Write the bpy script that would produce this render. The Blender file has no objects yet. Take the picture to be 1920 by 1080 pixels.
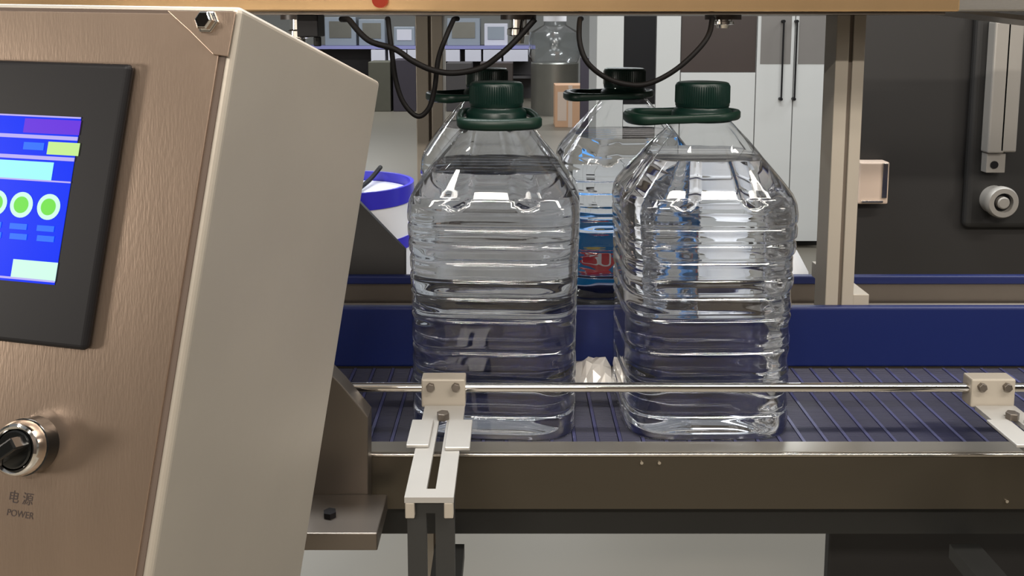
import bpy, bmesh, math, random
from math import sin, cos, pi, radians, tan, sqrt, exp
from mathutils import Vector, Matrix
random.seed(7)
S = bpy.context.scene
COL = S.collection

# ---------------------------------------------------------------- camera, world, lights, exposure
FPX = 1700.0                      # focal length in pixels of a 1920 wide frame
PITCH = radians(7.0)
V0 = 36 + FPX * tan(PITCH)        # principal row
HC = 1.311                        # lens height
cam_d = bpy.data.cameras.new('camera')
cam = bpy.data.objects.new('camera', cam_d)
COL.objects.link(cam)
cam.location = (0, 0, HC)
cam.rotation_euler = (pi / 2 - PITCH, 0, 0)
cam_d.sensor_width = 36.0
cam_d.lens = FPX / 1920 * 36.0
cam_d.shift_y = (V0 - 540) / 1920
cam_d.clip_start = 0.02
S.camera = cam

world = bpy.data.worlds.new('world')
S.world = world
world.use_nodes = True
bg = world.node_tree.nodes['Background']
bg.inputs[0].default_value = (0.95, 0.97, 1.0, 1)
bg.inputs[1].default_value = 0.22

def area(name, loc, size, size_y, power, color=(1, 1, 1), target=None):
    d = bpy.data.lights.new(name, 'AREA')
    d.shape = 'RECTANGLE'
    d.size, d.size_y, d.energy, d.color = size, size_y, power, color
    o = bpy.data.objects.new(name, d)
    COL.objects.link(o)
    d.cycles.is_caustics_light = True
    o.location = loc
    if target is not None:
        o.rotation_euler = (Vector(target) - Vector(loc)).to_track_quat('-Z', 'Y').to_euler()
    return o

# ceiling tubes of the hall, in rows across it
WARM = (1.0, 0.93, 0.84)
COOL = (0.93, 0.97, 1.0)
for (x, y, p, c) in ((-0.4, -2.2, 170, WARM), (-1.6, -0.9, 34, WARM), (1.3, -0.3, 40, WARM), (-0.5, 1.3, 48, COOL), (1.9, 1.5, 50, COOL),  # first one added to brighten the floor mirrored in the control box
                     (-2.2, 4.2, 44, COOL), (0.9, 3.4, 52, COOL), (3.2, 4.6, 44, COOL), (-2.4, 8.0, 80, COOL), (0.9, 8.2, 80, COOL),
                     (-2.4, 12.5, 80, COOL), (1.2, 12.5, 80, COOL)):
    area('ceiling_tube', (x, y, 2.8), 1.5, 0.14, p, c)
# a lamp on the left side of the hall, level with the machine
area('side_light', (-1.9, -0.05, 1.22), 0.30, 0.30, 16, WARM, (-0.3, 0.5, 1.2))
area('side_light', (2.9, -0.9, 2.1), 0.7, 0.7, 20, WARM, (0.0, 0.6, 1.2))  # right-hand fill, added to brighten the side of the control box
area('fill_light', (0.40, 0.22, 1.98), 1.5, 0.07, 8, WARM, (0.40, 0.75, 1.1))  # added light, no known fixture: shades the box side, gives bottles highlights

S.view_settings.view_transform = 'Standard'
S.view_settings.look = 'None'
S.view_settings.exposure = 0.0
S.view_settings.gamma = 1.0
S.view_settings.use_curve_mapping = False
try:
    S.cycles.max_bounces = 24
    S.cycles.transmission_bounces = 20
    S.cycles.glossy_bounces = 8
    S.cycles.diffuse_bounces = 4
    S.cycles.transparent_max_bounces = 40
    S.cycles.sample_clamp_indirect = 6.0
    S.cycles.use_denoising = True
except Exception:
    pass

def at(px, py, Y):
    """world point at depth Y seen at a pixel of the photograph"""
    a, b = (px - 960) / FPX, (py - V0) / FPX
    t = Y / (cos(PITCH) - b * sin(PITCH))
    return Vector((a * t, Y, HC - (sin(PITCH) + b * cos(PITCH)) * t))

# ---------------------------------------------------------------- materials
def lin(c):
    return tuple(((v / 255) / 12.92 if v / 255 <= 0.04045 else ((v / 255 + 0.055) / 1.055) ** 2.4) for v in c) + (1,)

def mat(name, rgb, rough=0.5, metal=0.0, var=0.0, scale=8.0, stretch=None, bump=0.0, bscale=60.0, emit=None, spec=None, coat=0.0):
    m = bpy.data.materials.new(name)
    m.use_nodes = True
    nt = m.node_tree
    b = nt.nodes['Principled BSDF']
    b.inputs['Roughness'].default_value = rough
    b.inputs['Metallic'].default_value = metal
    if spec is not None: b.inputs['Specular IOR Level'].default_value = spec
    if coat: b.inputs['Coat Weight'].default_value = coat
    c = lin(rgb)
    tc = nt.nodes.new('ShaderNodeTexCoord')
    mp = nt.nodes.new('ShaderNodeMapping')
    if stretch: mp.inputs['Scale'].default_value = stretch
    nt.links.new(tc.outputs['Object'], mp.inputs['Vector'])
    n = nt.nodes.new('ShaderNodeTexNoise')
    n.inputs['Scale'].default_value = scale
    n.inputs['Detail'].default_value = 4
    nt.links.new(mp.outputs[0], n.inputs['Vector'])
    mix = nt.nodes.new('ShaderNodeMix'); mix.data_type = 'RGBA'
    v = max(var, 0.02)
    mix.inputs[6].default_value = tuple(max(0, x * (1 - v)) for x in c[:3]) + (1,)
    mix.inputs[7].default_value = tuple(min(1, x * (1 + v)) for x in c[:3]) + (1,)
    nt.links.new(n.outputs['Fac'], mix.inputs[0])
    nt.links.new(mix.outputs[2], b.inputs['Base Color'])
    if bump:
        n2 = nt.nodes.new('ShaderNodeTexNoise'); n2.inputs['Scale'].default_value = bscale
        nt.links.new(mp.outputs[0], n2.inputs['Vector'])
        bp = nt.nodes.new('ShaderNodeBump'); bp.inputs['Strength'].default_value = bump; bp.inputs['Distance'].default_value = 0.002
        nt.links.new(n2.outputs['Fac'], bp.inputs['Height'])
        nt.links.new(bp.outputs[0], b.inputs['Normal'])
    if emit:
        mix.inputs[6].default_value = mix.inputs[7].default_value = tuple(x * 0.06 for x in c[:3]) + (1,)
        b.inputs['Specular IOR Level'].default_value = 0.2
        b.inputs['Emission Color'].default_value = c
        b.inputs['Emission Strength'].default_value = emit
    return m

M = {}
M['steel'] = mat('brushed_steel', (176, 172, 166), 0.36, 1.0, 0.06, 30, (1, 1, 12), 0.06, 200)
M['steel_side'] = mat('satin_steel', (176, 168, 156), 0.45, 0.6, 0.10, 9, None, 0.05, 120)
M['steel_front'] = mat('brushed_steel_warm', (182, 160, 142), 0.30, 0.92, 0.08, 10, (6, 1, 1), 0.05, 160)
M['steel_dark'] = mat('dull_steel', (120, 112, 104), 0.42, 0.9, 0.08, 14)
M['steel_frame'] = mat('conveyor_steel', (82, 76, 66), 0.42, 0.8, 0.06, 6, (1, 4, 4))
M['lip'] = mat('lip_steel', (150, 146, 138), 0.38, 0.7, 0.08, 5)
M['steel_bright'] = mat('polished_steel', (214, 208, 200), 0.18, 1.0, 0.04, 20)
M['chrome'] = mat('chrome', (225, 222, 218), 0.08, 1.0, 0.02, 20)
M['beam'] = mat('steel_warm_reflection', (206, 172, 128), 0.26, 0.85, 0.16, 3, (6, 1, 1))  # warm reflections on the stainless beam are put into its colour
M['alu'] = mat('anodised_aluminium', (156, 148, 136), 0.5, 0.15, 0.04, 20, (1, 1, 0.2))
M['alu_light'] = mat('milled_aluminium', (158, 155, 150), 0.42, 0.3, 0.05, 40)
M['groove'] = mat('groove_dark', (96, 86, 76), 0.6, 0.2)
M['black_bar'] = mat('black_anodised', (46, 46, 45), 0.5, 0.2, 0.1)
M['black'] = mat('black_plastic', (15, 14, 16), 0.5, 0, 0.06, spec=0.25)
M['black_gloss'] = mat('black_gloss', (16, 17, 17), 0.15, 0, 0.06)
M['rubber'] = mat('black_rubber', (11, 9, 9), 0.6, 0, 0.1, spec=0.15)
M['gap_shade'] = mat('brown_gap_shade', (74, 60, 50), 0.7, 0, 0.1)  # shade of the panel gap, as a colour
M['blue'] = mat('blue_polymer', (11, 25, 76), 0.42, 0, 0.06, 5)
M['belt'] = mat('belt_navy', (18, 20, 50), 0.45, 0, spec=0.35, var=0.08, scale=20)
M['belt_line'] = mat('belt_hinge_lilac', (66, 68, 104), 0.45, 0, 0.1, 40)
M['grey_belt'] = mat('grey_chain', (128, 122, 114), 0.5, 0.3, 0.08)
M['cap'] = mat('dark_green_plastic', (7, 30, 25), 0.35, 0, 0.06, spec=0.3)
M['handle'] = mat('green_plastic', (8, 33, 25), 0.4, 0, 0.06, spec=0.3)
M['floor'] = mat('epoxy_floor', (112, 106, 95), 0.40, 0, 0.05, 1.2)
M['wall'] = mat('hall_wall', (178, 178, 174), 0.8, 0, 0.05, 1.0)
M['wall_warm'] = mat('hall_wall_warm', (60, 52, 46), 0.8, 0, 0.05, 1.0)
M['white'] = mat('white_laminate', (190, 190, 187), 0.45, 0, 0.02)
M['grey_patch'] = mat('grey_patch_tone', (120, 116, 112), 0.2, 0, 0.04)
M['brown_dark'] = mat('dark_brown_board', (60, 50, 46), 0.4, 0, 0.08)
M['kick'] = mat('plinth_black', (22, 22, 20), 0.6)
M['charcoal'] = mat('charcoal_paint', (33, 31, 30), 0.6, 0, 0.06, 4)
M['charcoal2'] = mat('charcoal_paint_dark', (26, 25, 24), 0.55, 0, 0.06, 4)
M['grey_part'] = mat('grey_casting', (150, 146, 140), 0.5, 0.4, 0.06)
M['beige'] = mat('beige_plastic', (196, 176, 160), 0.35, 0, 0.04)
M['carton'] = mat('cardboard', (190, 150, 118), 0.8, 0, 0.06)
M['lilac'] = mat('lilac_edge', (140, 140, 190), 0.4)
M['blue_grey'] = mat('blue_grey_panel', (142, 150, 160), 0.3, 0.1, 0.06, 3)
M['white_box'] = mat('white_box', (205, 204, 214), 0.5)
M['dark_grey'] = mat('dark_machine_grey', (70, 66, 66), 0.6, 0, 0.1)
M['dark_violet'] = mat('dark_violet_grey', (52, 46, 56), 0.6, 0, 0.1)
M['olive'] = mat('olive_dark', (80, 78, 66), 0.6, 0, 0.1)
M['tank'] = mat('tank_grey', (130, 128, 120), 0.35, 0.7, 0.08)
M['tub_white'] = mat('tub_white', (238, 236, 238), 0.35, 0, 0.02)
M['tub_blue'] = mat('tub_violet_blue', (58, 52, 190), 0.3, 0, 0.08)
M['cream'] = mat('cream_print', (214, 206, 180), 0.5, 0, 0.05)
M['pack_blue'] = mat('pack_blue', (0, 122, 190), 0.35, 0, 0.15, 14)
M['pack_deep'] = mat('pack_deep_blue', (10, 70, 160), 0.35, 0, 0.1, 14)
M['pack_red'] = mat('pack_red', (200, 54, 66), 0.4)
M['pack_yellow'] = mat('pack_yellow', (236, 214, 120), 0.4)
M['pack_white'] = mat('pack_white', (232, 232, 236), 0.4)
M['bag'] = mat('white_film', (226, 224, 222), 0.35, 0, 0.04)
M['foil'] = mat('crumpled_film', (228, 222, 214), 0.22, 0.2, 0.1, 60)
M['red_led'] = mat('red_lamp', (225, 70, 40), 0.3, 0, 0.04, emit=0.35)
M['ink'] = mat('panel_ink', (40, 28, 24), 0.7)
M['s_blue'] = mat('screen_blue', (0, 52, 255), 0.3, emit=0.85)
M['s_violet'] = mat('screen_violet', (112, 58, 236), 0.3, emit=0.8)
M['s_line'] = mat('screen_line', (186, 176, 246), 0.3, emit=0.9)
M['s_cyan'] = mat('screen_cyan', (160, 246, 246), 0.3, emit=0.95)
M['s_lime'] = mat('screen_lime', (200, 240, 150), 0.3, emit=0.9)
M['s_mint'] = mat('screen_mint', (206, 252, 232), 0.3, emit=0.95)
M['s_green'] = mat('screen_green', (120, 228, 84), 0.3, emit=0.9)
M['s_text'] = mat('screen_text', (50, 116, 255), 0.3, emit=0.9)

def film(name, tint, gain=1.0, rough=0.03):
    """thin clear plastic wall: mostly passes light, mirrors at grazing angles"""
    m = bpy.data.materials.new(name); m.use_nodes = True
    nt = m.node_tree; nt.nodes.clear()
    out = nt.nodes.new('ShaderNodeOutputMaterial'); mx = nt.nodes.new('ShaderNodeMixShader')
    tr = nt.nodes.new('ShaderNodeBsdfTransparent'); gl = nt.nodes.new('ShaderNodeBsdfGlossy'); fr = nt.nodes.new('ShaderNodeNewGeometry')
    # mirror share of a thin sheet, the same from both sides: 0.04 + 0.96 (1 - |cos|)^5
    dt = nt.nodes.new('ShaderNodeVectorMath'); dt.operation = 'DOT_PRODUCT'
    nt.links.new(fr.outputs['Normal'], dt.inputs[0]); nt.links.new(fr.outputs['Incoming'], dt.inputs[1])
    def mth(op, a, b):
        q = nt.nodes.new('ShaderNodeMath'); q.operation = op
        for k, v in ((0, a), (1, b)):
            if isinstance(v, float): q.inputs[k].default_value = v
            else: nt.links.new(v, q.inputs[k])
        return q
    ab = mth('ABSOLUTE', dt.outputs['Value'], 0.0)
    sch = mth('ADD', mth('MULTIPLY', mth('POWER', mth('SUBTRACT', 1.0, ab.outputs[0]).outputs[0], 5.0).outputs[0], 0.96).outputs[0], 0.04)
    mul = mth('MULTIPLY', sch.outputs[0], float(gain)); mul.use_clamp = True
    tr.inputs[0].default_value = tint; gl.inputs['Roughness'].default_value = rough
    nt.links.new(mul.outputs[0], mx.inputs[0])
    nt.links.new(tr.outputs[0], mx.inputs[1]); nt.links.new(gl.outputs[0], mx.inputs[2]); nt.links.new(mx.outputs[0], out.inputs[0])
    return m
M['pet'] = film('clear_plastic', (0.98, 0.985, 0.99, 1), 1.5)
M['tank_clear'] = film('clear_tank', (0.90, 0.92, 0.93, 1), 3.0, 0.1)
def water_mat():
    m = bpy.data.materials.new('water'); m.use_nodes = True
    b = m.node_tree.nodes['Principled BSDF']
    b.inputs['Base Color'].default_value = (0.925, 0.95, 1.0, 1)
    b.inputs['Transmission Weight'].default_value = 1.0
    b.inputs['Roughness'].default_value = 0.0
    b.inputs['IOR'].default_value = 1.33
    return m
M['water'] = water_mat()

# ---------------------------------------------------------------- mesh helpers
class MB:
    def __init__(s): s.v, s.f, s.mi, s.m = [], [], [], 0
    def add(s, vs, fs):
        o = len(s.v); s.v += [Vector(v) for v in vs]
        for f in fs: s.f.append([i + o for i in f]); s.mi.append(s.m)
    def hexa(s, p):      # 8 points: bottom loop then top loop
        s.add(p, [(0, 3, 2, 1), (4, 5, 6, 7), (0, 1, 5, 4), (1, 2, 6, 5), (2, 3, 7, 6), (3, 0, 4, 7)])
    def box(s, x0, x1, y0, y1, z0, z1):
        s.hexa([(x0, y0, z0), (x1, y0, z0), (x1, y1, z0), (x0, y1, z0), (x0, y0, z1), (x1, y0, z1), (x1, y1, z1), (x0, y1, z1)])
    def prism(s, pts, off):
        n = len(pts); off = Vector(off); P = [Vector(p) for p in pts]
        s.add(P + [p + off for p in P], [tuple(range(n))[::-1], tuple(range(n, 2 * n))] + [(i, (i + 1) % n, n + (i + 1) % n, n + i) for i in range(n)])
    def lathe(s, prof, c=(0, 0, 0), n=32, ax=None, cap0=True, cap1=True):
        c = Vector(c); ax = ax or (Vector((1, 0, 0)), Vector((0, 1, 0)), Vector((0, 0, 1)))
        vs = [c + ax[0] * (r * cos(2 * pi * j / n)) + ax[1] * (r * sin(2 * pi * j / n)) + ax[2] * z for z, r in prof for j in range(n)]
        k = len(prof)
        fs = [(i * n + j, i * n + (j + 1) % n, (i + 1) * n + (j + 1) % n, (i + 1) * n + j) for i in range(k - 1) for j in range(n)]
        if cap0: fs.append(tuple(range(n))[::-1])
        if cap1: fs.append(tuple(range((k - 1) * n, k * n)))
        s.add(vs, fs)
    def cyl(s, p0, p1, r, n=20, r1=None):
        p0, p1 = Vector(p0), Vector(p1); d = p1 - p0; z = d.normalized()
        x = z.orthogonal().normalized(); y = z.cross(x)
        s.lathe([(0, r), (d.length, r if r1 is None else r1)], p0, n, (x, y, z))
    def tube(s, pts, r, n=10):
        P = [Vector(p) for p in pts]; t0 = (P[1] - P[0]).normalized(); u = t0.orthogonal().normalized(); rows = []
        for i, p in enumerate(P):
            t = (P[min(i + 1, len(P) - 1)] - P[max(i - 1, 0)]).normalized()
            u = (u - t * u.dot(t)).normalized(); w = t.cross(u)
            rows += [p + (u * cos(2 * pi * j / n) + w * sin(2 * pi * j / n)) * r for j in range(n)]
        k = len(P)
        fs = [(i * n + j, i * n + (j + 1) % n, (i + 1) * n + (j + 1) % n, (i + 1) * n + j) for i in range(k - 1) for j in range(n)]
        fs += [tuple(range(n))[::-1], tuple(range((k - 1) * n, k * n))]
        s.add(rows, fs)
    def build(s, name, m, parent=None, smooth=False, bevel=0.0, seg=2):
        me = bpy.data.meshes.new(name)
        off = parent_loc(parent)
        me.from_pydata([tuple(v - off) for v in s.v], [], s.f)
        ms = m if isinstance(m, (list, tuple)) else [m]
        for q in ms: me.materials.append(q)
        me.polygons.foreach_set('material_index', s.mi)
        bm = bmesh.new(); bm.from_mesh(me); bmesh.ops.recalc_face_normals(bm, faces=bm.faces); bm.to_mesh(me); bm.free()
        o = bpy.data.objects.new(name, me); COL.objects.link(o)
        if smooth:
            me.polygons.foreach_set('use_smooth', [True] * len(me.polygons))
            if smooth != 'all': me.set_sharp_from_angle(angle=radians(40))
        if bevel:
            b = o.modifiers.new('edge', 'BEVEL'); b.width = bevel; b.segments = seg; b.limit_method = 'ANGLE'; b.angle_limit = radians(40)
        if parent: o.parent = parent
        return o

def parent_loc(p):
    v = Vector((0, 0, 0))
    while p: v += p.location; p = p.parent
    return v

def tag(o, label, cat, group=None, kind=None):
    if label: o['label'] = label
    if cat: o['category'] = cat
    if group: o['group'] = group
    if kind: o['kind'] = kind
    return o

def thing(name, loc, label, cat, group=None):
    o = bpy.data.objects.new(name, None); COL.objects.link(o)
    o.location = loc; o.empty_display_size = 0.05
    return tag(o, label, cat, group)

def bx(name, m, parent, x0, x1, y0, y1, z0, z1, bevel=0.0):
    b = MB(); b.box(x0, x1, y0, y1, z0, z1)
    return b.build(name, m, parent, bevel=bevel)

def struct(o): o['kind'] = 'structure'; return o

def text_mesh(body, size):
    cu = bpy.data.curves.new('lettering', 'FONT'); cu.body = body; cu.size = size; cu.align_x = 'CENTER'; cu.align_y = 'CENTER'; cu.extrude = 0
    o = bpy.data.objects.new('lettering', cu); COL.objects.link(o)
    dg = bpy.context.evaluated_depsgraph_get()
    me = bpy.data.meshes.new_from_object(o.evaluated_get(dg))
    vs = [v.co.copy() for v in me.vertices]; fs = [tuple(p.vertices) for p in me.polygons]
    bpy.data.objects.remove(o); bpy.data.curves.remove(cu); bpy.data.meshes.remove(me)
    return vs, fs

def smooth_path(pts, n=8):
    P = [Vector(p) for p in pts]; P = [P[0] * 2 - P[1]] + P + [P[-1] * 2 - P[-2]]; out = []
    for i in range(1, len(P) - 2):
        for k in range(n):
            t = k / n
            out.append(0.5 * ((2 * P[i]) + (P[i + 1] - P[i - 1]) * t + (2 * P[i - 1] - 5 * P[i] + 4 * P[i + 1] - P[i + 2]) * t * t + (3 * P[i] - P[i - 1] - 3 * P[i + 1] + P[i + 2]) * t ** 3))
    out.append(P[-2]); return out

# ---------------------------------------------------------------- the hall
struct(bx('floor', M['floor'], None, -7, 7, -3.2, 17.7, -0.1, 0))
struct(bx('wall_back', M['wall'], None, -7, 7, 17.5, 17.7, 0, 4))
struct(bx('wall_left', M['wall'], None, -7.2, -7, -3.2, 17.5, 0, 4))
struct(bx('wall_right', M['wall'], None, 7, 7.2, -3.2, 17.5, 0, 4))
struct(bx('wall_front', M['wall_warm'], None, -7, 7, -3.4, -3.2, 0, 4))

# ---------------------------------------------------------------- front conveyor
BZ = 0.90                                   # belt surface
Y0, Y1 = 0.844, 1.034                       # belt, front to back
conv = thing('conveyor', (0.1, 0.93, 0), 'stainless bottle conveyor with a navy modular belt, under the two nearest bottles', 'conveyor')
# one belt module: a bed with fine cross ridges and a raised hinge bead
mm = MB(); PITCHX = 0.0225; w = PITCHX - 0.0006
nr = 84; step = (Y1 - Y0) / nr
mm.box(0, w, Y0, Y1, BZ - 0.012, BZ - 0.0012)
for i in range(nr):
    a = Y0 + i * step
    mm.add([(0.004, a, BZ - 0.0012), (w, a, BZ - 0.0012), (w, a + step * 0.3, BZ - 0.0002), (0.004, a + step * 0.3, BZ - 0.0002),
            (0.004, a + step * 0.62, BZ - 0.0002), (w, a + step * 0.62, BZ - 0.0002), (w, a + step, BZ - 0.0012), (0.004, a + step, BZ - 0.0012)],
           [(0, 1, 2, 3), (3, 2, 5, 4), (4, 5, 6, 7)])
mm.m = 1
mm.box(0.0002, 0.0034, Y0, Y1, BZ - 0.0014, BZ + 0.0001)
XB0 = -0.66; NB = 78
mm.v = [v + Vector((XB0, 0, 0)) for v in mm.v]
mod0 = mm.build('belt_module', [M['belt'], M['belt_line']], conv)
mod0.cycles.is_caustics_receiver = True
for i in range(1, NB):
    c = mod0.copy(); COL.objects.link(c); c.location.x += i * PITCHX
XB1 = XB0 + NB * PITCHX
b = MB()      # front channel: sloped lip, then the tall front face
b.prism([(XB0, 0.823, 0.842), (XB0, 0.823, 0.8972), (XB0, 0.8255, 0.8985), (XB0, 0.8445, 0.8995), (XB0, 0.8445, 0.884), (XB0, 0.832, 0.884), (XB0, 0.832, 0.842)], (XB1 - XB0, 0, 0))
b.build('front_frame', M['steel_frame'], conv, bevel=0.0008)
b = MB(); b.cyl((XB0, 0.8236, 0.8972), (XB1, 0.8236, 0.8972), 0.0018, 12)
b.build('lip_edge', M['steel_bright'], conv, True)
b = MB(); b.prism([(XB0, 0.8255, 0.8986), (XB0, 0.8445, 0.8996), (XB0, 0.8445, 0.9003), (XB0, 0.8255, 0.8994)], (XB1 - XB0, 0, 0)); b.build('lip_plate', M['lip'], conv)
bx('under_tray', M['kick'], conv, XB0, XB1, 0.868, 1.03, 0.79, 0.880)
bx('back_frame', M['steel_frame'], conv, XB0, XB1, 1.036, 1.044, 0.842, 0.902)
b = MB(); b.box(XB0, XB1, 1.034, 1.0455, 0.901, 0.9745)
o = b.build('side_guard', M['blue'], conv, bevel=0.003, seg=3); o['label'] = 'blue plastic side guard'; o.cycles.is_caustics_receiver = True
for i in range(2):
    sx = (-0.60, 1.02)[i]
    for sy in (0.85, 1.01):
        bx('leg', M['steel'], conv, sx - 0.02, sx + 0.02, sy - 0.02, sy + 0.02, 0.0, 0.80)
for (px, py) in ((1203, 867), (1236, 867), (1887, 939)):      # small rivets on the front face
    p = at(px, py, 0.823); b = MB(); b.cyl((p.x, 0.8232, p.z), (p.x, 0.8215, p.z), 0.0016, 10); b.build('rivet', M['steel_bright'], conv, True)

# ---------------------------------------------------------------- guide rail on slotted arms
rail = thing('guide_rail', (0.14, 0.835, 0.958), 'polished steel guide rod in front of the bottles, held by slotted aluminium clamps', 'rail')
ZR = 0.9597
b = MB(); b.cyl((-0.45, 0.835, ZR), (0.62, 0.835, ZR), 0.0046, 20)
b.build('rod', M['chrome'], rail, True)
def clamp(xc, first):
    bx('clamp_block', M['alu'], rail, xc - 0.021, xc + 0.021, 0.8275, 0.8455, ZR - 0.017, ZR + 0.011, 0.0015)
    for s in (-1, 1):
        b = MB(); b.cyl((xc + s * 0.012, 0.8276, ZR + 0.004), (xc + s * 0.012, 0.823, ZR + 0.004), 0.0042, 6)
        b.build('clamp_bolt', M['steel_dark'], rail, bevel=0.0004)
    # slotted arm reaching towards the operator: outline with a long slot
    def arm(name, x0, x1, ya, yb, z0, z1, sx, sa, sb, m):
        b = MB()
        b.box(x0, sx - 0.0036, ya, yb, z0, z1); b.box(sx + 0.0036, x1, ya, yb, z0, z1)
        b.box(sx - 0.0036, sx + 0.0036, ya, sa, z0, z1); b.box(sx - 0.0036, sx + 0.0036, sb, yb, z0, z1)
        return b.build(name, m, rail)
    xa = xc + 0.002
    arm('slotted_arm', xa - 0.0195, xa + 0.0185, 0.659, 0.826, ZR - 0.019, ZR - 0.0145, xa, 0.672, 0.806, M['alu_light'])
    bx('cross_plate', M['alu_light'], rail, xa - 0.0275, xa - 0.008, 0.74, 0.79, ZR - 0.0145, ZR - 0.0115, 0.0008)
    bx('cross_plate', M['alu_light'], rail, xa + 0.006, xa + 0.0275, 0.735, 0.79, ZR - 0.0145, ZR - 0.0115, 0.0008)
    b = MB(); b.cyl((xa, 0.797, ZR - 0.0145), (xa, 0.797, ZR - 0.008), 0.006, 6); b.build('arm_bolt', M['steel_dark'], rail, bevel=0.0005)
    for s in (-1, 1):
        bx('arm_lip', M['alu'], rail, xa - 0.0005 + s * 0.015 - 0.0036, xa - 0.0005 + s * 0.015 + 0.0036, 0.659, 0.666, ZR - 0.032, ZR - 0.019, 0.0008)
    b = MB()       # black slotted post down in front
    for (p, q) in ((-0.0185, -0.0035), (0.0035, 0.0185)): b.box(xa + p, xa + q, 0.667, 0.673, 0.70, ZR - 0.019)
    b.box(xa - 0.0035, xa + 0.0035, 0.667, 0.673, 0.70, 0.76); b.box(xa - 0.0035, xa + 0.0035, 0.667, 0.673, ZR - 0.032, ZR - 0.019)
    b.build('slotted_post', M['black_bar'], rail)
    bx('tie_bar', M['black_bar'], rail, xa - 0.015, xa + 0.015, 0.673, 0.866, 0.765, 0.78)
clamp(-0.0655, True)
clamp(0.459, False)

# side bracket plate in front of the conveyor, half behind the control box
br = thing('side_bracket', (-0.17, 0.80, 0.84), 'dark grey bracket plate with sloping corner and foot, between control box and conveyor', 'bracket')
P = [at(640, 722, 0.80), at(690, 782, 0.80), at(690, 985, 0.80), at(560, 985, 0.80), at(560, 640, 0.80)]
P = [Vector((p.x, 0.80, p.z)) for p in P]
b = MB(); b.prism(P, (0, 0.0225, 0)); b.build('plate', M['steel_dark'], br, bevel=0.001)
zf = at(640, 1000, 0.735).z
b = MB(); b.box(-0.23, -0.1165, 0.735, 0.8, zf - 0.016, zf); b.build('foot', M['steel_dark'], br, bevel=0.001)
p = at(618, 982, 0.76); b = MB(); b.cyl((p.x, 0.762, zf), (p.x, 0.762, zf + 0.005), 0.006, 6); b.build('screw', M['black'], br)

# ---------------------------------------------------------------- rear conveyor
rc = thing('rear_conveyor', (0.1, 1.18, 0), 'second conveyor behind the blue guard, with a thin blue guide strip', 'conveyor')
bx('belt', M['grey_belt'], rc, -0.75, 1.3, 1.0885, 1.282, 0.88, 0.90)
bx('side_plate', M['steel_dark'], rc, -0.75, 1.3, 1.288, 1.296, 0.86, 0.9275, 0.001)
b = MB(); b.box(-0.75, 1.3, 1.282, 1.294, 0.9277, 0.9405)
o = b.build('guide_strip', M['blue'], rc, bevel=0.0025, seg=3); o['label'] = 'thin blue plastic guide strip'
bx('frame', M['steel_frame'], rc, -0.75, 1.3, 1.0885, 1.287, 0.845, 0.88)
for sx in (-0.70, 1.22):
    for sy in (1.11, 1.265): bx('leg', M['steel'], rc, sx - 0.02, sx + 0.02, sy - 0.02, sy + 0.02, 0, 0.845)
P = [at(600, 300, 1.302), at(692, 396, 1.302), at(761, 468, 1.302), at(761, 530, 1.302), at(600, 530, 1.302)]
b = MB(); b.prism([(p.x, 1.297, p.z) for p in P], (0, 0.012, 0)); b.build('end_plate', M['charcoal'], rc, bevel=0.001)

# ---------------------------------------------------------------- filling machine frame
fm = thing('filling_machine', (0.1, 1.0, 0), 'filling machine frame: steel beam, tinted with painted warm reflections, above the bottles on aluminium posts', 'machine')
def post(x0, x1, y0, y1, z0, z1):
    b = MB(); g = 0.0022; xm = x0 + (x1 - x0) * 0.52
    b.box(x0, xm - g, y0, y1, z0, z1); b.box(xm + g, x1, y0, y1, z0, z1); b.box(xm - g, xm + g, y0 + 0.005, y1, z0, z1)
    o = b.build('post', M['alu'], fm, bevel=0.001)
    bx('groove', M['groove'], o, xm - g + 0.0002, xm + g - 0.0002, y0 + 0.003, y0 + 0.0049, z0, z1)
    return o
post(0.373, 0.4065, 1.047, 1.086, 0.8465, 1.316)
bx('base_rail', M['alu'], fm, -0.72, 1.20, 1.0475, 1.0855, 0.81, 0.846)
for sx in (-0.70, 1.18): bx('leg', M['alu'], fm, sx - 0.018, sx + 0.018, 1.0485, 1.0845, 0.0, 0.81)
post(-0.142, -0.102, 1.34, 1.38, 0.0, 1.316)
bx('foot_bar', M['alu'], fm, 0.407, 0.4265, 1.05, 1.2, 0.965, 0.985, 0.001)
p0, p1 = at(480, 22, 0.93), at(1800, 22, 0.93)
b = MB(); b.box(-0.62, p1.x, 0.93, 1.02, p0.z, p0.z + 0.10); b.build('beam', M['beam'], fm, bevel=0.002)
bx('under_plate', M['steel_dark'], fm, -0.55, p1.x - 0.012, 0.936, 1.39, p0.z - 0.0028, p0.z - 0.0003)
p = at(714, 8, 0.93)
b = MB(); b.cyl((p.x, 0.93, p.z + 0.004), (p.x, 0.922, p.z + 0.004), 0.0078, 20); b.build('indicator_lamp', M['red_led'], fm, True)
bx('end_block', M['steel'], fm, p1.x + 0.004, 0.75, 0.95, 1.08, p0.z + 0.0005, p0.z + 0.09, 0.002)
b = MB(); q = at(1840, 30, 1.0)
b.prism([(q.x - 0.03, 0.99, q.z + 0.004), (q.x + 0.2, 0.99, q.z - 0.024), (q.x + 0.2, 0.99, q.z - 0.016), (q.x - 0.03, 0.99, q.z + 0.008)], (0, 0.1, 0)); b.build('brace', M['steel'], fm)
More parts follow.
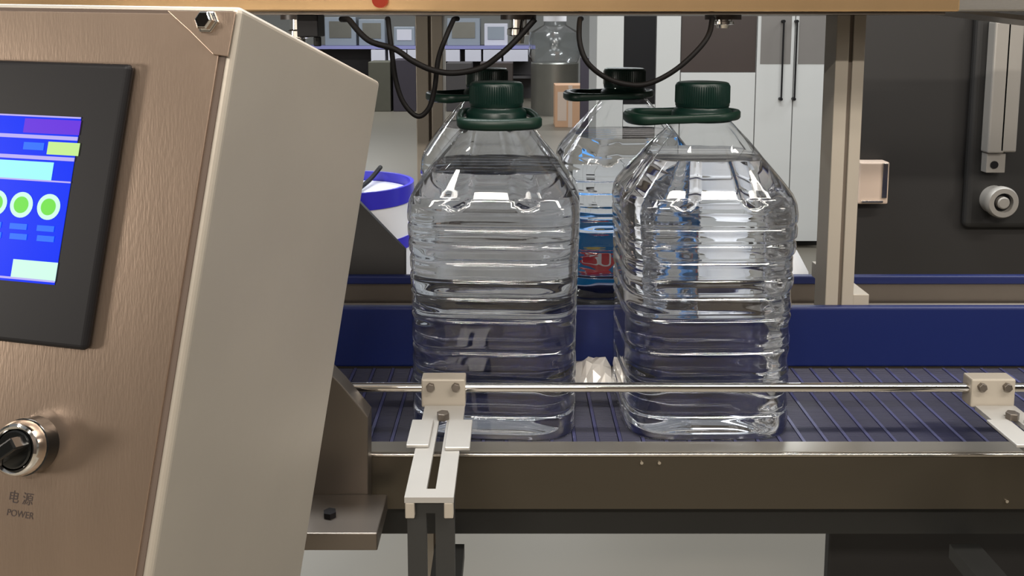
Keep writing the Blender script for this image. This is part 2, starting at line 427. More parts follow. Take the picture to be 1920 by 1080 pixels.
def nozzle(px, tip, label=None):
    x = at(px, 22, 0.97).x; z = p0.z - 0.003
    n = MB(); n.lathe([(0, 0.019), (-0.005, 0.019), (-0.005, 0.011)], (x, 0.97, z), 24); o = n.build('nozzle_flange', M['brown_dark'], fm, True)
    n = MB(); n.lathe([(-0.005, 0.0095), (-tip * 0.45, 0.0095), (-tip * 0.5, 0.012), (-tip * 0.7, 0.012), (-tip * 0.75, 0.007), (-tip, 0.006)], (x, 0.97, z), 24)
    n.build('nozzle_tip', M['chrome'], o, True)
nozzle(972, 0.030); nozzle(1356, 0.014); nozzle(560, 0.034)
vx = at(582, 50, 0.96).x
b = MB(); b.box(vx - 0.012, vx + 0.010, 0.95, 0.985, p0.z - 0.026, p0.z - 0.0029); b.cyl((vx + 0.006, 0.965, p0.z - 0.026), (vx + 0.006, 0.965, p0.z - 0.036), 0.004, 12)
b.build('valve_body', M['black'], fm, bevel=0.001)

# hanging cables
def cable(pts, label, r=0.0026, n=8):
    P = smooth_path([at(x, y, d) for x, y, d in pts], n)
    P = [Vector((p.x, p.y, min(p.z, p0.z - 0.0045 - r))) for p in P]
    b = MB(); b.tube(P, r, 10)
    return tag(b.build('cable', M['rubber'], None, 'all'), label, 'cable')
cable([(640, 18, 0.95), (652, 34, 0.93), (690, 75, 0.915), (740, 92, 0.91), (775, 115, 0.905), (810, 131, 0.905), (850, 137, 0.905), (900, 128, 0.91), (935, 105, 0.93), (968, 75, 0.94), (1003, 36, 0.945)],
      'thick black cable sagging from the beam to the nozzle above the left bottle', 0.0031)
cable([(726, 18, 0.95), (729, 50, 0.928), (734, 92, 0.922), (742, 150, 0.922), (757, 193, 0.922), (783, 218, 0.922), (804, 203, 0.922), (815, 165, 0.922), (822, 110, 0.922), (838, 65, 0.925), (858, 20, 0.95)],
      'thin black cable hanging in a deep narrow loop beside the control box', 0.0026)
c3 = cable([(1090, 18, 0.95), (1086, 50, 0.92), (1088, 85, 0.91), (1102, 118, 0.905), (1135, 145, 0.905), (1175, 158, 0.905), (1215, 157, 0.905), (1262, 134, 0.905), (1305, 97, 0.91), (1330, 62, 0.92), (1337, 18, 0.95)],
      'black cable hanging in a wide loop above the right bottle caps', 0.0027)

# ---------------------------------------------------------------- control box (leans a little)
RIGHT = Vector((1, 0, 0)); DOWN = Vector((0, -sin(PITCH), -cos(PITCH))); FWD = Vector((0, cos(PITCH), -sin(PITCH)))
def cdir(x, y, z): return (RIGHT * x + DOWN * y + FWD * z).normalized()
CW, CD, CE = cdir(0.975, 0.043, -0.218), cdir(-0.158, 0.987, 0.0), cdir(0.2146, 0.14, 0.967)
CA = Vector((0, 0, HC)) + (RIGHT * ((453 - 960) / FPX) + DOWN * ((11 - V0) / FPX) + FWD) * 0.48
CN = CW.cross(CD).normalized()
def L(a, b, c=0.0): return CA + CW * a + CD * b - CE * c          # a right, b down, c out of the face
def face(px, py, c=0.0):
    """a, b of the spot of the front face seen at a pixel"""
    r = RIGHT * ((px - 960) / FPX) + DOWN * ((py - V0) / FPX) + FWD
    o = Vector((0, 0, HC)); t = (L(0, 0, c) - o).dot(CN) / r.dot(CN); q = o + r * t - L(0, 0, c)
    m = Matrix((CW, CD, -CE)).transposed().inverted(); k = m @ q
    return k.x, k.y
DEP, HGT, WID = 0.208, 0.46, 0.42
base = L(-WID / 2, HGT, -DEP / 2); base = Vector((base.x, base.y, 0))
cb = thing('control_box', base, 'brushed steel control box with touch screen and selector switch, nearest the camera', 'control box')
def slab(a0, a1, b0, b1, c0, c1):
    return [L(a0, b1, c0), L(a1, b1, c0), L(a1, b1, c1), L(a0, b1, c1), L(a0, b0, c0), L(a1, b0, c0), L(a1, b0, c1), L(a0, b0, c1)]
def sl(name, m, parent, a0, a1, b0, b1, c0, c1, bevel=0.0, seg=2):
    b = MB(); b.hexa(slab(a0, a1, b0, b1, c0, c1)); return b.build(name, m, parent, bevel=bevel, seg=seg)
sl('body', M['steel_side'], cb, -WID, 0, 0, HGT, -DEP, 0, 0.0035, 4)
sl('gap_shade', M['gap_shade'], cb, -WID + 0.004, -0.0042, 0.0030, HGT - 0.004, 0.0, 0.0007)  # dark strip paints the shaded gap around the front panel
sl('front_panel', M['steel_front'], cb, -WID + 0.006, -0.0078, 0.0050, HGT - 0.006, 0.0, 0.0016, 0.0006)
# corner plate with hex bolt
g = [face(318, 22), face(447, 24), face(432, 108), face(404, 104), face(362, 62)]
b = MB(); b.prism([L(x, y, 0.0017) for x, y in g], -CE * 0.0009); b.build('corner_plate', M['steel_front'], cb, bevel=0.0004)
ax = (CW, CD, -CE)
x, y = face(395, 44); b = MB(); b.lathe([(0.0024, 0.0064), (0.0038, 0.0064), (0.0040, 0.0052), (0.0075, 0.0052), (0.0085, 0.0044)], L(x, y), 6, ax); b.build('hex_bolt', M['chrome'], cb, bevel=0.0003)
# touch panel
TA, TB = face(246, 120, 0.006); TA2, TB2 = face(163, 658, 0.006)
ta = (TA + TA2) / 2
tp = sl('touch_panel', M['black'], cb, ta - 0.20, ta, TB, TB2, 0.0017, 0.0075, 0.004, 4)
sa, sb = face(155, 221, 0.0075); sa2, sb2 = face(100, 534, 0.0075); sa = (sa + sa2) / 2
sl('screen', M['s_blue'], tp, ta - 0.18, sa, sb, sb2, 0.0074, 0.0078)
def px_rect(x0, y0, x1, y1):
    a0, b0 = face(x0, y0, 0.008); a1, b1 = face(x1, y1, 0.008)
    return a0, a1, b0, b1
def sc(name, m, x0, y0, x1, y1, h=0.0081, full=False):
    a0, _ = face(x0, (y0 + y1) / 2, 0.008); a1, _ = face(x1, (y0 + y1) / 2, 0.008)
    _, b0 = face((x0 + x1) / 2, y0, 0.008); _, b1 = face((x0 + x1) / 2, y1, 0.008)
    if full: a0, a1 = ta - 0.18, sa
    return sl(name, m, tp, a0, a1, b0, b1, 0.0077, h)
sc('screen_line', M['s_line'], 60, 217, 120, 220, full=True)
sc('screen_title', M['s_violet'], 45, 224, 150, 251)
sc('screen_line', M['s_line'], 60, 254, 120, 261, full=True)
sc('screen_field', M['s_text'], 44, 267, 82, 281)
sc('screen_button', M['s_lime'], 89, 267, 148, 291)
sc('screen_line', M['s_line'], 60, 293, 120, 300, full=True)
sc('screen_bar', M['s_cyan'], -130, 298, 99, 334)
sc('screen_line', M['s_line'], 60, 338, 120, 341, full=True)
for (cx, cy) in ((91, 388), (40, 384), (-8, 380), (-56, 376)):
    a0, b0 = face(cx, cy, 0.008)
    b = MB(); b.lathe([(0.0077, 0.0071), (0.0081, 0.0071)], L(a0, b0), 28, ax); b.build('screen_lamp', M['s_mint'], tp)
    b = MB(); b.lathe([(0.0081, 0.0046), (0.0083, 0.0046)], L(a0, b0), 24, ax); b.build('screen_lamp_core', M['s_green'], tp)
    for dy in (40, 59):
        sc('screen_caption', M['s_text'], cx - 22, cy + dy - 5, cx + 10, cy + dy + 6)
sc('screen_button', M['s_mint'], 22, 489, 106, 524)
sc('screen_line', M['s_line'], 60, 525, 120, 529, full=True)
# selector switch
x, y = face(68, 832)
sw = MB(); sw.lathe([(0.0016, 0.0158), (0.010, 0.0158), (0.0105, 0.0150)], L(x, y), 40, ax)
sw = sw.build('selector_switch', M['black_gloss'], cb, True)
b = MB(); b.lathe([(0.0105, 0.0152), (0.0135, 0.0152), (0.0165, 0.0140), (0.0172, 0.0126), (0.0165, 0.0112), (0.0130, 0.0108)], L(x, y), 40, ax, True, False); b.build('chrome_ring', M['chrome'], sw, True)
b = MB(); b.lathe([(0.0125, 0.0106), (0.0165, 0.0104), (0.0172, 0.0096)], L(x, y), 32, ax); b.build('knob', M['black_gloss'], sw, True)
d1 = (CW * cos(2.45) + CD * sin(2.45)); d2 = (CW * -sin(2.45) + CD * cos(2.45)); o0 = L(x, y, 0.0168)
b = MB(); b.hexa([o0 + d1 * s * 0.0102 + d2 * t * 0.0036 - CE * h for h in (0, 0.011) for s, t in ((-1, -1), (1, -1), (1, 1), (-1, 1))]); b.build('grip', M['black_gloss'], sw, bevel=0.001)
# lettering under the switch
def letters(body, px, py, size, parent, name, sx=1.0):
    vs, fs = text_mesh(body, size); a0, b0 = face(px, py)
    b = MB(); b.add([L(a0 + v.x * sx, b0 - v.y, 0.00175) for v in vs], fs); return b.build(name, M['ink'], parent)
letters('电 源', 43, 934, 0.0074, cb, 'lettering', 0.95)
letters('POWER', 42, 963, 0.0052, cb, 'lettering', 0.95)
b = MB(); f0 = L(-WID / 2, HGT, -DEP / 2)
b.cyl((f0.x, f0.y, 0.02), (f0.x, f0.y, f0.z + 0.01), 0.03, 24); b.cyl((f0.x, f0.y, 0.0), (f0.x, f0.y, 0.02), 0.14, 32)
b.build('pedestal', M['steel'], cb, True)

# ---------------------------------------------------------------- the bottles
CAPZ = 0.347
prof = [(0.000, 0.0808), (0.0008, 0.0820), (0.002, 0.0828), (0.005, 0.0832), (0.012, 0.0833), (0.10, 0.0836), (0.17, 0.0846), (0.205, 0.0860), (0.222, 0.0862), (0.232, 0.0853),
        (0.240, 0.0825), (0.2475, 0.0777), (0.256, 0.0718), (0.266, 0.0645), (0.278, 0.0553), (0.2885, 0.0468), (0.298, 0.0380), (0.304, 0.0325), (0.307, 0.0295), (0.310, 0.0270), (0.324, 0.0262)]
def prof_r(z):
    for (a, ra), (b, rb) in zip(prof, prof[1:]):
        if z <= b: return ra + (rb - ra) * (z - a) / (b - a)
    return prof[-1][1]
RIBS = [(0.0258, .0030, .0024), (0.0585, .0030, .0024), (0.0905, .0030, .0024), (0.1235, .0034, .0028),
        (0.145, .0026, .0024), (0.1625, .0022, .0022), (0.180, .0026, .0024), (0.197, .0022, .0022), (0.2125, .0020, .0020)]
def bottle_r(z, th, amp=1.0):
    r = prof_r(z)
    q = 0.0 if z > 0.30 else (1.0 if z < 0.225 else (0.30 - z) / 0.075)     # square-ness
    n = 2 + 3.2 * q
    c, s = abs(cos(th)), abs(sin(th))
    r *= min(1.24, (c ** n + s ** n) ** (-1 / n))
    if z < 0.222:
        for zc, d, wd in RIBS: r -= amp * d * exp(-((z - zc) / wd) ** 2)
        cor = max(0.0, abs(sin(2 * th)) - 0.86) / 0.14                       # dimpled corners
        if 0.03 < z < 0.20: r -= amp * 0.0036 * cor * (0.5 + 0.5 * cos(2 * pi * (z - 0.0745) / 0.033))
    e = max(0.0, min(1.0, (z - 0.229) / 0.010)) * max(0.0, min(1.0, (0.300 - z) / 0.02))
    if e > 0:
        f = (th / (2 * pi) * 8) % 1.0 - 0.5
        wid = 0.18 * min(1.0, 0.35 + (z - 0.228) / 0.02)
        if abs(f) < wid: r -= (0.75 if amp < 1 else 1.0) * 0.0065 * e * (1 - (f / wid) ** 2) ** 0.6
    if z < 0.3: r += amp * 0.00012 * sin(5 * th + 40 * z) * sin(70 * z + 3 * th)
    return r
ZS = [0, 0.0008, 0.0015, 0.0025, 0.004, 0.006, 0.008, 0.011] + [0.014 + 0.00085 * i for i in range(int((0.31 - 0.014) / 0.00085))] + [0.3095, 0.312, 0.324]
NT = 192
def bottle_mesh(name, inset, ztop, m, cap, amp=1.0):
    zs = [z for z in ZS if z < ztop - 0.0004] + [ztop]
    vs, fs = [], []
    for z in zs:
        for j in range(NT):
            th = 2 * pi * j / NT; r = bottle_r(z, th) if amp == 1.0 else bottle_r(z, th, amp) * 0.992 - inset
            vs.append((r * cos(th), r * sin(th), z + (inset if z < 0.001 else 0)))
    for i in range(len(zs) - 1):
        for j in range(NT): fs.append((i * NT + j, i * NT + (j + 1) % NT, (i + 1) * NT + (j + 1) % NT, (i + 1) * NT + j))
    # base with a shallow push-up
    k = len(vs)
    for rr, zz in ((0.8, 0.002), (0.45, 0.006)):
        for j in range(NT):
            v = vs[j]; vs.append((v[0] * rr, v[1] * rr, zz + inset))
    for j in range(NT):
        fs.append((j, k + j, k + (j + 1) % NT, (j + 1) % NT)); fs.append((k + j, k + NT + j, k + NT + (j + 1) % NT, k + (j + 1) % NT))
    fs.append(tuple(k + NT + j for j in range(NT)))
    if cap: fs.append(tuple((len(zs) - 1) * NT + j for j in range(NT)))
    me = bpy.data.meshes.new(name); me.from_pydata(vs, [], fs); me.materials.append(m)
    bm = bmesh.new(); bm.from_mesh(me); bmesh.ops.recalc_face_normals(bm, faces=bm.faces); bm.to_mesh(me); bm.free()
    me.polygons.foreach_set('use_smooth', [len(p.vertices) == 4 for p in me.polygons])
    return me
me_shell = bottle_mesh('shell', 0.0, 0.324, M['pet'], False)
me_water = {z: bottle_mesh('water', 0.0007, z, M['water'], True, 0.45) for z in (0.2735, 0.2965, 0.262)}

def cap_mesh():
    b = MB(); b.lathe([(0.3222, 0.0268), (0.3235, 0.0274), (0.3440, 0.0272), (0.3462, 0.0262), (CAPZ, 0.0245)], (0, 0, 0), 64)
    nr = 72
    for j in range(nr):            # grip ribs
        a = 2 * pi * j / nr; u = Vector((cos(a), sin(a), 0)); t = Vector((-sin(a), cos(a), 0))
        b.add([u * 0.0272 - t * 0.0005 + Vector((0, 0, 0.325)), u * 0.0272 + t * 0.0005 + Vector((0, 0, 0.325)), u * 0.0279 + Vector((0, 0, 0.3265)),
               u * 0.0272 - t * 0.0005 + Vector((0, 0, 0.3445)), u * 0.0272 + t * 0.0005 + Vector((0, 0, 0.3445)), u * 0.0278 + Vector((0, 0, 0.343))],
              [(0, 1, 2), (0, 2, 5, 3), (2, 1, 4, 5), (5, 4, 3)])
    return b
def collar_mesh():
    b = MB(); b.lathe([(0.3075, 0.0300), (0.3085, 0.0312), (0.3165, 0.0308), (0.3185, 0.0296), (0.3200, 0.0272), (0.3218, 0.0266)], (0, 0, 0), 64); return b
def handle_mesh():
    # flat carrying loop around the neck, reaching out towards -x
    pts = []
    for k in range(21):
        a = -pi / 2 + pi * k / 20; pts.append((0.0345 * cos(a) + 0.001, 0.0365 * sin(a)))
    for k in range(1, 8): pts.append((-0.062 * k / 8, 0.0365 + 0.002 * sin(pi * k / 8)))
    for k in range(0, 13):
        a = pi / 2 + pi * k / 12; pts.append((-0.058 + 0.017 * cos(a), 0.0365 * sin(a)))
    for k in range(1, 8): pts.append((-0.062 * (8 - k) / 8, -0.0365 - 0.002 * sin(pi * k / 8)))
    n = len(pts); b = MB(); vs = []
    for i, (x, y) in enumerate(pts):
        (xa, ya), (xb, yb) = pts[i - 1], pts[(i + 1) % n]
        t = Vector((xb - xa, yb - ya, 0)).normalized(); nn = Vector((t.y, -t.x, 0))
        grip = max(0.0, min(1.0, (-x - 0.045) / 0.02))
        hw = 0.0030 + 0.0026 * grip; hh = 0.0042 + 0.0012 * grip
        z0 = 0.3135 + x * 0.03
        for (u, v) in ((-1, -0.6), (-0.6, -1), (0.6, -1), (1, -0.6), (1, 0.6), (0.6, 1), (-0.6, 1), (-1, 0.6)):
            vs.append(Vector((x, y, z0)) + nn * (u * hw) + Vector((0, 0, v * hh)))
    fs = [(i * 8 + j, i * 8 + (j + 1) % 8, ((i + 1) % n) * 8 + (j + 1) % 8, ((i + 1) % n) * 8 + j) for i in range(n) for j in range(8)]
    b.add(vs, fs); return b
def make_bottle():
    r = thing('water_bottle', (0, 0, 0), '', '')
    sh = bpy.data.objects.new('shell', me_shell); COL.objects.link(sh); sh.parent = r
    wt = bpy.data.objects.new('water', me_water[0.2735]); wt.cycles.is_caustics_caster = True; COL.objects.link(wt); wt.parent = r
    cap_mesh().build('cap', M['cap'], r, True); collar_mesh().build('collar', M['cap'], r, True); handle_mesh().build('handle', M['handle'], r, 'all')
    return r
bot = make_bottle()
def copy_bottle(): 
    c = bot.copy(); COL.objects.link(c)
    for ch in list(bot.children):
        d = ch.copy(); COL.objects.link(d); d.parent = c
    return c
GB = 'large water bottles on the conveyors'
for i, (X, Y, rz, wz, hz, lab) in enumerate((
        (0.1955, 0.9280, 1, 0.2735, 0, 'clear ribbed water bottle in front on the right, handle pointing left, air above its water'),
        (-0.0160, 0.9280, -3, 0.262, 94, 'clear ribbed water bottle in front on the left, handle turned to the camera'),
        (0.1480, 1.192, 3, 0.262, 0, 'clear water bottle on the rear conveyor, behind and between the two front bottles'),
        (-0.0330, 1.192, 2, 0.2735, 24, 'clear water bottle on the rear conveyor, mostly hidden behind the left front bottle'))):
    o = bot if i == 0 else copy_bottle()
    o.location = (X, Y, BZ + 0.0002); o.rotation_euler.z = radians(rz)
    tag(o, lab, 'bottle', GB)
    for ch in o.children:
        if ch.name.startswith('water'): ch.data = me_water[wz]
        if ch.name.startswith('handle'): ch.rotation_euler.z = radians(hz - rz)

# crumpled film scrap lying on the belt between the bottles
b = MB(); nx, ny = 9, 7; random.seed(5); vs = []
for i in range(nx):
    for j in range(ny):
        u, v = i / (nx - 1), j / (ny - 1)
        h = 0.024 * (1 - (2 * u - 1) ** 4) * (1 - (2 * v - 1) ** 2) + random.uniform(-0.004, 0.004) * (0 < i < nx - 1)
        vs.append((0.066 + 0.052 * u + random.uniform(-0.002, 0.002), 0.975 + 0.045 * v + random.uniform(-0.002, 0.002), BZ + 0.0012 + max(0, h)))
b.add(vs, [(i * ny + j, (i + 1) * ny + j, (i + 1) * ny + j + 1, i * ny + j + 1) for i in range(nx - 1) for j in range(ny - 1)])
tag(b.build('film_scrap', M['foil'], None), 'crumpled white plastic film lying on the belt between the two front bottles', 'plastic scrap')

# ---------------------------------------------------------------- worktable behind, and what stands on it
TZ = 0.845
XD = at(1588, 300, 1.55).x
wt = thing('worktable', (0.0, 1.45, 0), 'steel worktable behind the rear conveyor, carrying tub and packets', 'table')
bx('table_top', M['steel_dark'], wt, -0.75, 0.52, 1.386, 1.61, TZ - 0.03, TZ, 0.002)
bx('support_bracket', M['steel_dark'], wt, 0.50, XD - 0.001, 1.56, 1.60, TZ - 0.06, TZ - 0.031)
for sx in (-0.72, -0.14):
    for sy in (1.41, 1.585): bx('leg', M['steel'], wt, sx - 0.018, sx + 0.018, sy - 0.018, sy + 0.018, 0, TZ - 0.03)
# tub with violet-blue bands
tub = thing('tub', (-0.272, 1.475, TZ), 'round white tub with violet-blue rim, behind the left bottle and control box', 'tub')
def ring(z0, z1, r, m, name, t=0.004):
    b = MB(); n = 56
    prof = [(z0, r), (z1, r), (z1, r - t), (z0, r - t)]
    vs = [(tub.location.x + q * cos(2 * pi * j / n), tub.location.y + q * sin(2 * pi * j / n), TZ + z) for z, q in prof for j in range(n)]
    fs = [(i * n + j, i * n + (j + 1) % n, ((i + 1) % 4) * n + (j + 1) % n, ((i + 1) % 4) * n + j) for i in range(4) for j in range(n)]
    b.add(vs, fs); return b.build(name, m, tub, True)
R = 0.108
ring(0.004, 0.176, R, M['tub_white'], 'wall'); ring(0.172, 0.200, R + 0.0015, M['tub_blue'], 'rim_band', 0.006); ring(0.098, 0.118, R + 0.001, M['tub_blue'], 'lower_band', 0.002)
b = MB(); b.lathe([(0.0, R), (0.004, R)], tub.location, 48); b.build('bottom', M['tub_white'], tub)
b = MB(); b.lathe([(0.004, R - 0.0065), (0.184, R - 0.0065)], tub.location, 48); b.build('contents', M['white_box'], tub, True)
b = MB(); c0 = tub.location
b.tube(smooth_path([(c0.x + 0.030, c0.y - 0.108, TZ + 0.203), (c0.x + 0.02, c0.y - 0.05, TZ + 0.192), (c0.x + 0.03, c0.y + 0.04, TZ + 0.195), (c0.x + 0.04, c0.y + 0.104, TZ + 0.207)], 5), 0.004, 8); b.build('strap', M['rubber'], tub, 'all')
# blue packet with lettering
pk = thing('packet', (0.125, 1.42, TZ), 'blue packet with red badge and white letters, seen beyond the rear bottle', 'packet')
PX0, PX1, PYF = 0.085, 0.175, 1.40
bx('carton', M['pack_blue'], pk, PX0, PX1, PYF, PYF + 0.05, TZ + 0.0005, TZ + 0.165, 0.002)
bx('side_label', M['cream'], pk, PX0 + 0.004, PX0 + 0.028, PYF - 0.0008, PYF, TZ + 0.03, TZ + 0.15)
bcx, bcz = 0.136, TZ + 0.098
b = MB(); b.prism([(bcx + 0.021 * cos(pi / 3 * k), PYF - 0.001, bcz + 0.016 * sin(pi / 3 * k)) for k in range(6)], (0, 0.001, 0)); b.build('badge', M['pack_red'], pk)
vs, fs = text_mesh('CU', 0.022); b = MB(); b.add([(bcx + v.x, PYF - 0.0014, bcz + v.y) for v in vs], fs); b.build('lettering', M['pack_white'], pk)
for k in range(5):
    a = 2 * pi * k / 5; b = MB(); b.prism([(0.13 + 0.007 * cos(a) + 0.006 * cos(q * pi / 4), PYF - 0.001, TZ + 0.144 + 0.007 * sin(a) + 0.006 * sin(q * pi / 4)) for q in range(8)], (0, 0.001, 0)); b.build('petal', M['pack_yellow'], pk)
# white bag
b = MB(); n, k = 20, 9; vs = []; random.seed(3)
for i in range(k):
    t = i / (k - 1); rr = 0.085 * sqrt(max(0, 1 - t ** 1.6)) + 0.004
    for j in range(n):
        a = 2 * pi * j / n; w = 1 + 0.10 * sin(5 * a + 4 * t) + random.uniform(-0.05, 0.05)
        vs.append((0.408 + rr * w * cos(a) * 1.1 + (-0.03 * t), 1.505 + 0.8 * rr * w * sin(a), TZ + 0.001 + 0.150 * t))
b.add(vs, [(i * n + j, i * n + (j + 1) % n, (i + 1) * n + (j + 1) % n, (i + 1) * n + j) for i in range(k - 1) for j in range(n)] + [tuple(range(n))[::-1], tuple(range((k - 1) * n, k * n))])
tag(b.build('plastic_bag', M['bag'], None, 'all'), 'white plastic bag behind the right bottle, left of the aluminium post', 'bag')

# ---------------------------------------------------------------- dark machine on the right
dm = thing('capping_machine', (1.0, 1.8, 0), 'charcoal machine cabinet at the right, behind the rear conveyor', 'machine')
bx('front_panel', M['charcoal'], dm, XD, 2.0, 1.55, 1.575, 0.0, 1.62, 0.004)
bx('cabinet_body', M['charcoal'], dm, XD + 0.3, 2.0, 1.576, 2.1, 0.0, 1.60, 0.004)
p0_, p1_ = at(1828, 70, 1.535), at(1990, 428, 1.535)
b = MB(); b.box(p0_.x, p1_.x, 1.53, 1.55, p1_.z, p0_.z + 0.06); b.build('mounting_plate', M['charcoal2'], dm, bevel=0.012, seg=4)
def pbox(name, m, par, x0, y0, x1, y1, Y, dpt, bevel=0.001):
    a, c = at(x0, y0, Y), at(x1, y1, Y); b = MB(); b.box(a.x, c.x, Y, Y + dpt, c.z, a.z); return b.build(name, m, par, bevel=bevel)
pbox('guide_bar', M['grey_part'], dm, 1868, 40, 1883, 288, 1.505, 0.025, 0.003)
pbox('guide_bar', M['grey_part'], dm, 1890, 40, 1906, 286, 1.505, 0.025, 0.003)
o = pbox('hinge_block', M['grey_part'], dm, 1851, 288, 1884, 324, 1.512, 0.018, 0.001)
p = at(1864, 309, 1.512); b = MB(); b.cyl((p.x, 1.5125, p.z), (p.x, 1.5105, p.z), 0.0065, 20); b.build('hole', M['black'], o, True)
p = at(1880, 380, 1.50)
b = MB(); ay = (Vector((1, 0, 0)), Vector((0, 0, 1)), Vector((0, -1, 0)))
b.lathe([(-0.03, 0.024), (-0.009, 0.024), (-0.008, 0.027), (0, 0.027), (0.004, 0.0245), (0.004, 0.0165), (-0.004, 0.0155)], (p.x, 1.50, p.z), 40, ay, True, False); o = b.build('pulley', M['grey_part'], dm, True)
b = MB(); b.lathe([(-0.0045, 0.0158), (-0.004, 0.0158)], (p.x, 1.50, p.z), 32, ay); b.build('recess', M['black'], o)
b = MB(); b.lathe([(-0.004, 0.0105), (0.003, 0.0105), (0.005, 0.0085)], (p.x, 1.50, p.z), 28, ay); b.build('hub', M['grey_part'], o, True)
jb = thing('junction_box', tuple(at(1638, 343, 1.54)), 'small beige switch box on the charcoal cabinet, right of the post', 'switch box')
pbox('box_body', M['beige'], jb, 1612, 304, 1665, 383, 1.520, 0.029, 0.003)
pbox('cover_strip', M['steel_bright'], jb, 1656, 306, 1663, 372, 1.5165, 0.0035, 0.001)
pbox('cover_strip', M['steel_bright'], jb, 1616, 376, 1656, 381, 1.5165, 0.0035, 0.001)

# ---------------------------------------------------------------- white cupboards in the background
YC = 5.1
def cupbox(par, name, m, x0, y0, x1, y1, Y, dpt, bevel=0.0):
    b = MB(); b.box(at(x0, 300, YC).x, at(x1, 300, YC).x, Y, Y + dpt, at(x0, y1, Y).z, at(x0, y0, Y).z); return b.build(name, m, par, bevel=bevel)
xs = [at(x, 300, YC).x for x in (1116, 1272, 1412, 1552)]
zb = 0.10
def cupboard(x0, x1, ztop, label, zbot=zb):
    c = thing('cupboard', ((x0 + x1) / 2, YC + 0.25, 0), label, 'cupboard')
    bx('carcass', M['white'], c, x0 + 0.002, x1 - 0.002, YC + 0.02, YC + 0.5, zbot, ztop)
    bx('plinth', M['kick'], c, x0 + 0.002, x1 - 0.002, YC + 0.08, YC + 0.5, 0, zbot)
    return c
c = cupboard(xs[0], xs[1], 1.8, 'white cupboard with a tall black glass front, behind the rear right bottle')
cupbox(c, 'front_board', M['white'], 1117, -110, 1166, 452, YC, 0.02); cupbox(c, 'front_board', M['white'], 1227, -110, 1271, 452, YC, 0.02)
cupbox(c, 'front_board', M['white'], 1167, 196, 1226, 452, YC, 0.02)
cupbox(c, 'black_front', M['black'], 1167, -110, 1226, 195, YC + 0.008, 0.011)
c = cupboard(xs[1], xs[2], 1.8, 'white cupboard with a dark brown upper recess, above the right front cap')
cupbox(c, 'front_board', M['white'], 1273, 136, 1411, 452, YC, 0.02)
cupbox(c, 'dark_recess', M['brown_dark'], 1273, -110, 1411, 135, YC + 0.006, 0.013)
c = cupboard(xs[2], xs[3], 1.8, 'white double door cupboard with long thin handles, left of the post')
for (x0, x1, hx) in ((1413, 1481, 1470), (1483, 1551, 1495)):
    d = cupbox(c, 'door', M['white'], x0, -110, x1, 452, YC, 0.019, 0.001)
    cupbox(d, 'blur_patch', M['grey_patch'], x0 + 6, -90, x1 - 6, 120, YC - 0.002, 0.003)  # grey sheet added for a blurred darker zone, no glass known here
    a, e = at(hx, 40, YC - 0.03), at(hx, 186, YC - 0.03)
    b = MB(); b.cyl((a.x, YC - 0.03, a.z), (a.x, YC - 0.03, e.z), 0.005, 10)
    for zz in (a.z, e.z): b.cyl((a.x, YC - 0.033, zz), (a.x, YC + 0.001, zz), 0.009, 10)
    b.build('door_handle', M['black'], d, True)

# ---------------------------------------------------------------- far end of the hall
YF = 14.5
bench = thing('bench', (at(780, 90, YF).x, YF + 0.3, 0), 'long far workbench with a lilac front edge, behind the hanging cables', 'bench')
a, c = at(560, 86, YF), at(1004, 92, YF)
bx('bench_top', M['lilac'], bench, a.x, c.x, YF, YF + 0.7, c.z, a.z)
bx('shelf', M['dark_grey'], bench, a.x, c.x, YF + 0.15, YF + 0.7, 0.36, 0.40)
bx('back_panel', M['dark_grey'], bench, a.x, c.x, YF + 0.66, YF + 0.7, 0.0, c.z)
for px in (564, 700, 782, 832, 1000):
    x = at(px, 100, YF).x; bx('leg', M['steel'], bench, x - 0.03, x + 0.03, YF + 0.02, YF + 0.08, 0, c.z)
for (x0, x1) in ((696, 722), (728, 762), (764, 780), (836, 862), (872, 902), (906, 940), (944, 990)):
    o = bx('drawer_front', M['white_box'], bench, at(x0, 100, YF).x, at(x1, 100, YF).x, YF - 0.012, YF + 0.3, at(x0, 115, YF).z, c.z - 0.01)
zt = a.z
def far_box(name, m, x0, y0, x1, y1, Y, dpt, label, cat, group=None, bevel=0.01, panel=None, z0=None):
    p, q = at(x0, y0, Y), at(x1, y1, Y); b = MB()
    o = thing(name, ((p.x + q.x) / 2, Y + dpt / 2, q.z if z0 is None else z0), label, cat, group)
    b.box(p.x, q.x, Y, Y + dpt, q.z if z0 is None else z0, p.z); b.build('housing', m, o, bevel=bevel)
    if panel:
        w, h = q.x - p.x, p.z - q.z
        bx('panel', panel, o, p.x + w * 0.15, q.x - w * 0.15, Y - 0.01, Y, q.z + h * 0.25, p.z - h * 0.15)
    return o
YB = YF + 0.1
far_box('test_cabinet', M['blue_grey'], 608, 32, 668, 84, YB, 0.5, 'blue-grey equipment cabinet on the far bench, leftmost', 'equipment', None, 0.01, M['tank'], zt)
far_box('test_cabinet', M['blue_grey'], 672, 36, 722, 84, YB, 0.5, 'blue-grey equipment cabinet on the far bench, second from the left', 'equipment', None, 0.01, M['tank'], zt)
far_box('test_cabinet', M['blue_grey'], 738, 50, 778, 84, YB, 0.5, 'low blue-grey equipment cabinet on the far bench, left of the far post', 'equipment', None, 0.01, M['white_box'], zt)
far_box('test_cabinet', M['blue_grey'], 838, 34, 900, 84, YB, 0.5, 'blue-grey equipment cabinet on the far bench, right of the far post', 'equipment', None, 0.01, M['tank'], zt)
far_box('test_cabinet', M['white_box'], 908, 44, 952, 84, YB, 0.5, 'pale equipment cabinet on the far bench, beside the clear tank', 'equipment', None, 0.01, M['blue_grey'], zt)
far_box('crate', M['olive'], 690, 116, 732, 160, 12.9, 0.5, 'olive dark crate on the floor before the far bench', 'crate', None, 0.01, None, 0)
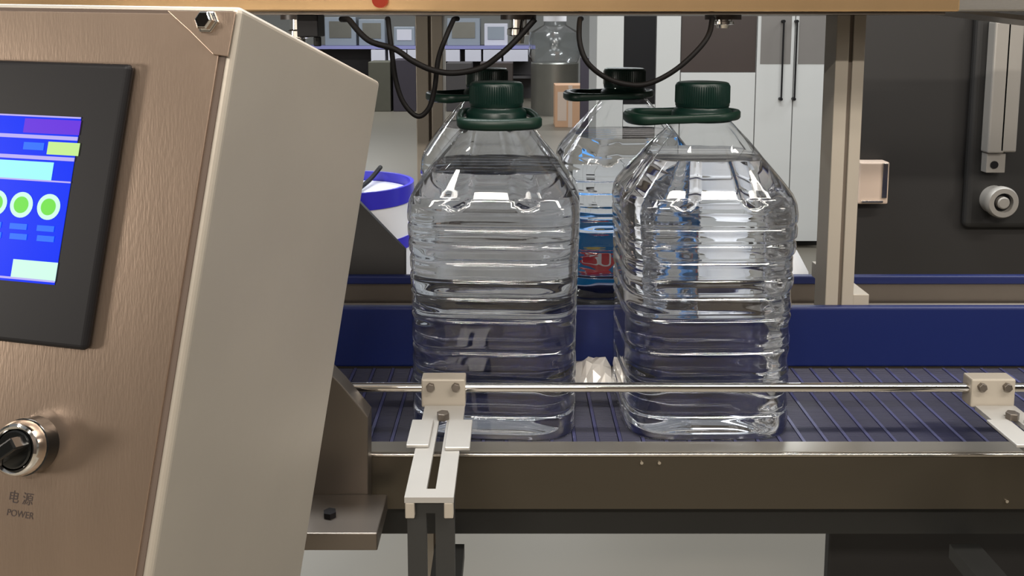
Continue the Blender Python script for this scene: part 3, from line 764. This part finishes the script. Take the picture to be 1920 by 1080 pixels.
far_box('crate', M['dark_violet'], 736, 112, 780, 160, 12.9, 0.5, 'dark violet-grey crate before the far bench, left of the far post', 'crate', None, 0.01, None, 0)
far_box('crate', M['dark_grey'], 836, 118, 884, 165, 12.9, 0.5, 'dark grey crate before the far bench, right of the far post', 'crate', None, 0.01, None, 0)
far_box('crate', M['brown_dark'], 900, 118, 962, 165, 12.9, 0.5, 'wide dark brown crate before the far bench, above the left cap', 'crate', None, 0.01, None, 0)
# grey tank with clear upper vessel
tk = thing('tank', tuple(Vector((at(1040, 140, 12.6).x, 12.6, 0))), 'grey drum with clear plastic vessel on top, far behind between the caps', 'tank')
x = tk.location.x; zt2 = at(1040, 116, 12.6).z
b = MB(); b.lathe([(0.0, 0.33), (zt2 - 0.02, 0.33), (zt2, 0.31)], (x, 12.6, 0), 32); b.build('drum', M['tank'], tk, True)
zc2 = at(1040, 40, 12.6).z
b = MB(); b.lathe([(zt2 + 0.002, 0.32), (zt2 + 0.1, 0.36), (zc2 - 0.25, 0.36), (zc2 - 0.15, 0.34), (zc2 - 0.05, 0.16), (zc2, 0.15)], (x, 12.6, 0), 32); b.build('clear_vessel', M['tank_clear'], tk, True)
b = MB(); b.lathe([(zc2, 0.16), (zc2 + 0.08, 0.16)], (x, 12.6, 0), 24); b.build('lid', M['tub_white'], tk, True)
# cardboard box on the floor
p = at(1041, 205, 11.0)
ca = thing('cardboard_box', (at(1072, 180, 11.0).x, 11.0, 0), 'small cardboard box on the grey floor, left of the white cupboards', 'box')
p, q = at(1041, 160, 11.0), at(1104, 205, 11.0)
b = MB(); b.box(p.x, q.x, 11.0, 11.4, 0.0, p.z); b.build('carton', M['carton'], ca, bevel=0.004)
bx('tape', M['beige'], ca, p.x + 0.16, p.x + 0.21, 10.998, 11.0, 0.0, p.z)
bx('label', M['beige'], ca, p.x + 0.03, p.x + 0.14, 10.998, 11.0, 0.08, p.z - 0.08)
far_box('tall_board', M['dark_violet'], 1089, 108, 1111, 168, 9.5, 0.08, 'narrow dark board standing on the floor, left of the white cupboards', 'board', None, 0.004, None, 0)
